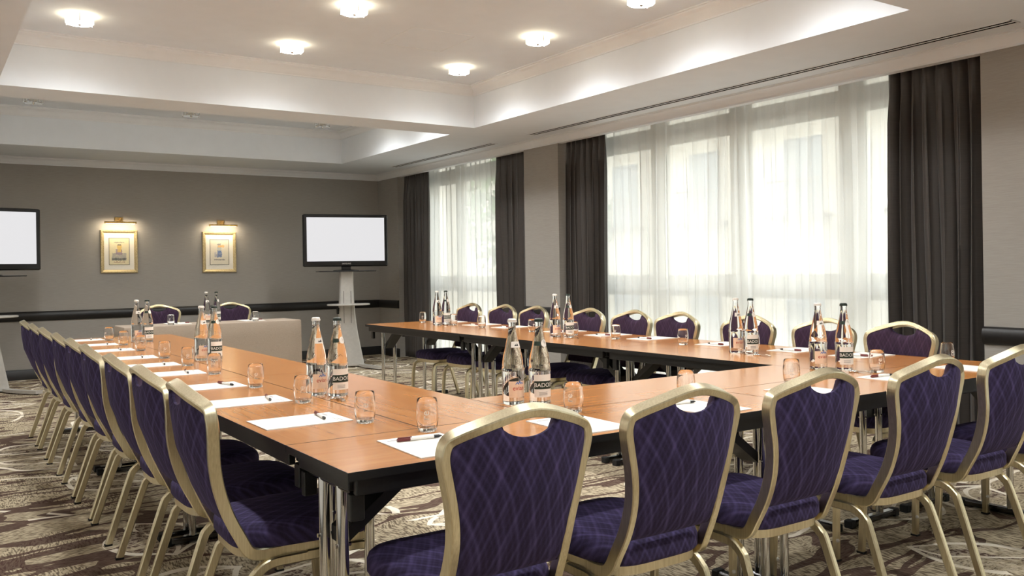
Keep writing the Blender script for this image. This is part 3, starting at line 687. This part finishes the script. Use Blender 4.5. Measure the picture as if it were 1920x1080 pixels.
BP = [(.0, .004), (.02, .002), (.036, 0), (.0405, .004), (.041, .012), (.041, .118), (.0425, .122), (.0425, .128), (.041, .132), (.0395, .155), (.035, .185), (.028, .215), (.021, .245), (.0165, .268), (.0145, .285), (.014, .300), (.0162, .303), (.0162, .312), (.014, .314), (.0, .314)]
def cyl_patch(b, R, a0, a1, z0, z1, n=14, R2=None):
    k = len(b.v)
    for i in range(n + 1):
        a = a0 + (a1 - a0) * i / n; b.v += [(R * math.cos(a), R * math.sin(a), z0), ((R2 or R) * math.cos(a), (R2 or R) * math.sin(a), z1)]
    for i in range(n): b.f.append((k + 2 * i, k + 2 * i + 2, k + 2 * i + 3, k + 2 * i + 1))
    return b
def make_bottle(kind):
    e = empty('water_bottle'); MB().lathe(BP, 32).build('bottle_body', 'bottle_glass', e, 60)
    MB().lathe([(.0, .319), (.012, .319), (.0165, .316), (.0185, .306), (.0168, .306), (.0, .3145)], 24).build('crown_cap', 'cap_white' if kind == 0 else 'cap_green', e)
    R = .0416
    lb = cyl_patch(MB(), R, -.95, .95, .028, .088 if kind == 0 else .112).build('label_paper', 'label_peach' if kind == 0 else 'label_white', e)
    def word(s, size, z, mat, a=0, R_=.0421):
        vs, fs = text_mesh(s, size); MB().add([(R_ * math.cos(a + x / R_), R_ * math.sin(a + x / R_), z + y) for x, y, zz in vs], fs).build('lettering', mat, lb)
    if kind == 0:
        word('evian', .024, .062, 'ink_red'); mb = MB()
        for c_, h_ in ((-.15, .011), (.1, .016), (.35, .010)):
            a = c_; mb.add([(.0421 * math.cos(a - .2), .0421 * math.sin(a - .2), .076), (.0421 * math.cos(a + .2), .0421 * math.sin(a + .2), .076), (.0421 * math.cos(a), .0421 * math.sin(a), .076 + h_)], [(0, 1, 2)])
        mb.build('mountain_mark', 'ink_blue', lb)
        nb = cyl_patch(MB(), rad(.222, BP) + .0006, -.75, .75, .212, .236, 10, rad(.236, BP) + .0008)
        nb = cyl_patch(MB(), rad(.212, BP) + .0008, -.75, .75, .212, .234, 10, rad(.234, BP) + .0008).build('neck_label', 'label_white', e)
        mb = MB()
        for a, h_ in ((-.12, .007), (.14, .010)): mb.add([(.0288 * math.cos(a - .18), .0288 * math.sin(a - .18), .218), (.0288 * math.cos(a + .18), .0288 * math.sin(a + .18), .218), (.0272 * math.cos(a), .0272 * math.sin(a), .218 + h_)], [(0, 1, 2)])
        mb.build('mountain_mark', 'line_black', nb)
    else:
        cyl_patch(MB(), .0419, -.95, .95, .058, .088).build('label_band', 'label_green', lb); word('BADOIT', .022, .0725, 'ink_white')
        for z in (.036, .041, .046): cyl_patch(MB(), .0420, -.5, .3, z, z + .0015, 6).build('small_print', 'ink_grey', lb)
        cyl_patch(MB(), rad(.218, BP) + .0008, -1.2, -.2, .218, .234, 10, rad(.234, BP) + .0008).build('neck_label', 'label_green', e)
        cb_ = MB(); k = 20; zc_, ac = .227, .35
        cb_.v = [((rad(zc_ + .014 * math.sin(q), BP) + .0012) * math.cos(ac + .5 * math.cos(q)), (rad(zc_ + .014 * math.sin(q), BP) + .0012) * math.sin(ac + .5 * math.cos(q)), zc_ + .014 * math.sin(q)) for q in [2 * math.pi * i / k for i in range(k)]]
        cb_.f = [tuple(range(k))]; cb_.build('round_seal', 'label_white', e)
    return e
def make_opener():
    e = empty('bottle_opener'); ring = [(.022 * math.cos(q), .016 * math.sin(q), .004) for q in [2 * math.pi * i / 20 for i in range(21)]]
    MB().tube(ring, .003, 8, (0, 0, 1)).build('ring', 'chrome', e)
    L = [[(x, -.007, z), (x, .007, z), (x, .007, z + .003), (x, -.007, z + .003)] for x, z in ((.02, .002), (.04, .006), (.06, .008), (.08, .005), (.095, .001))]
    fixn(MB().loops(L, True, True).build('handle', 'chrome', e)); return e
protos = {}
def put(kind, fn, x, y, z, rz, label, cat, group):
    if kind not in protos: o = fn(); protos[kind] = (o, tree(o))
    else: o = copy_tree(*protos[kind])
    o.location = (x, y, z); o.rotation_euler = (0, 0, rz); tag(o, label, cat, group); return o
ZTOP = .7401
def setting(cx, cy, rz, where, grp, gx=.14, gy=.175, n=0):
    jr = random.Random(n * 7 + 1); a = rz + math.radians(jr.uniform(-3, 3)); R_ = Matrix.Rotation(rz, 3, 'Z')
    put('pad', make_paper, cx, cy, ZTOP, a, 'white notepad at the %s' % where, 'notepad', 'notepads ' + grp)
    p = R_ @ Vector((jr.uniform(-.02, .01), .075 + jr.uniform(-.01, .01), 0)); put('pen', make_pen, cx + p.x, cy + p.y, ZTOP + .0042, rz + math.radians(jr.uniform(-12, 12)), 'pen on the notepad at the %s' % where, 'pen', 'pens ' + grp)
    g = R_ @ Vector((gx, gy, 0)); ga = -2.2 + jr.uniform(-.5, .5)
    put('glass', make_glass, cx + g.x, cy + g.y, ZTOP, ga, 'empty tumbler at the %s' % where, 'glass', 'tumblers ' + grp)
PX = [.335, .875, 1.425, 2.05, 2.66, 3.25]
for i, x in enumerate(PX):
    setting(x, .178, 0, '%s place towards the windows, closed side' % ORD[i], 'on the closed side', .10 if i == 0 else .14, .205, i)
for i, y in enumerate(LEFTY):
    setting(.183, y + .05, -math.pi / 2, '%s place from the head table, facing the windows' % ORD[8 - i], 'facing the windows', .165, .165, 20 + i)
for i, y in enumerate(RIGHTY):
    if i == 0:
        y = .86
    setting(3.6 - .175, y + .03, math.pi / 2, '%s place from the head table, backs to the windows' % ORD[8 - i], 'on the window side', .14, .215, 40 + i)
for i, x in enumerate((1.30, 2.06)):
    put('pad', make_paper, x + .02, HY1 - .2, .7445, math.pi, 'white notepad on the head table cloth, %s the windows' % ('farther from', 'nearer')[i], 'notepad', 'head table notepads')
    put('pen', make_pen, x + .06, HY1 - .22, .7486, math.pi, 'pen on the head table notepad %s the windows' % ('farther from', 'nearer')[i], 'pen', 'head table pens')
    put('glass', make_glass, x - .09 if i == 0 else x + .0, HY0 + .09, .7445, -2.2, 'empty tumbler on the head table cloth, %s the windows' % ('farther from', 'nearer')[i], 'glass', 'head table tumblers')
PAIRS = [((.478, 1.41), (.535, 1.325), 'on the arm facing the windows, nearest the closed corner', -.75, -1.15),
         ((.50, 3.26), (.55, 3.17), 'midway along the arm facing the windows', -.75, -1.2),
         ((.50, 5.10), (.56, 5.02), 'on the arm facing the windows, by the head table', -.9, -1.3),
         ((.965, .685), (1.045, .625), 'on the closed side, behind the first two chairs', -.10, -.35),
         ((2.735, .655), (2.79, .55), 'on the closed side near the window-side corner', -.1, -.3),
         ((3.11, 5.10), (3.21, 5.11), 'on the window-side arm, by the head table', .5, .4),
         ((3.05, 3.20), (3.09, 3.09), 'midway along the window-side arm', .9, .8),
         ((3.07, 1.47), (3.07, 1.36), 'on the window-side arm, nearest the closed corner', .9, .7)]
def face(x, y, off): return math.atan2(-2.054 - y, -.885 - x) + off
for a, b, w, oa, ob in PAIRS:
    put('evi', lambda: make_bottle(0), a[0], a[1], ZTOP, face(a[0], a[1], .55), 'red-lettered water bottle %s' % w, 'bottle', 'red-lettered water bottles')
    put('bad', lambda: make_bottle(1), b[0], b[1], ZTOP, face(b[0], b[1], .45), 'green-banded water bottle %s' % w, 'bottle', 'green-banded water bottles')
    put('opn', make_opener, b[0] - .05, b[1] - .085, ZTOP, -1.57, 'metal bottle opener by the bottles %s' % w, 'bottle opener', 'bottle openers')
put('evi', None, 1.60, 7.28, .7445, face(1.60, 7.28, .5), 'red-lettered water bottle on the head table cloth', 'bottle', 'red-lettered water bottles')
put('bad', None, 1.70, 7.27, .7445, face(1.70, 7.27, .5), 'green-banded water bottle on the head table cloth', 'bottle', 'green-banded water bottles')
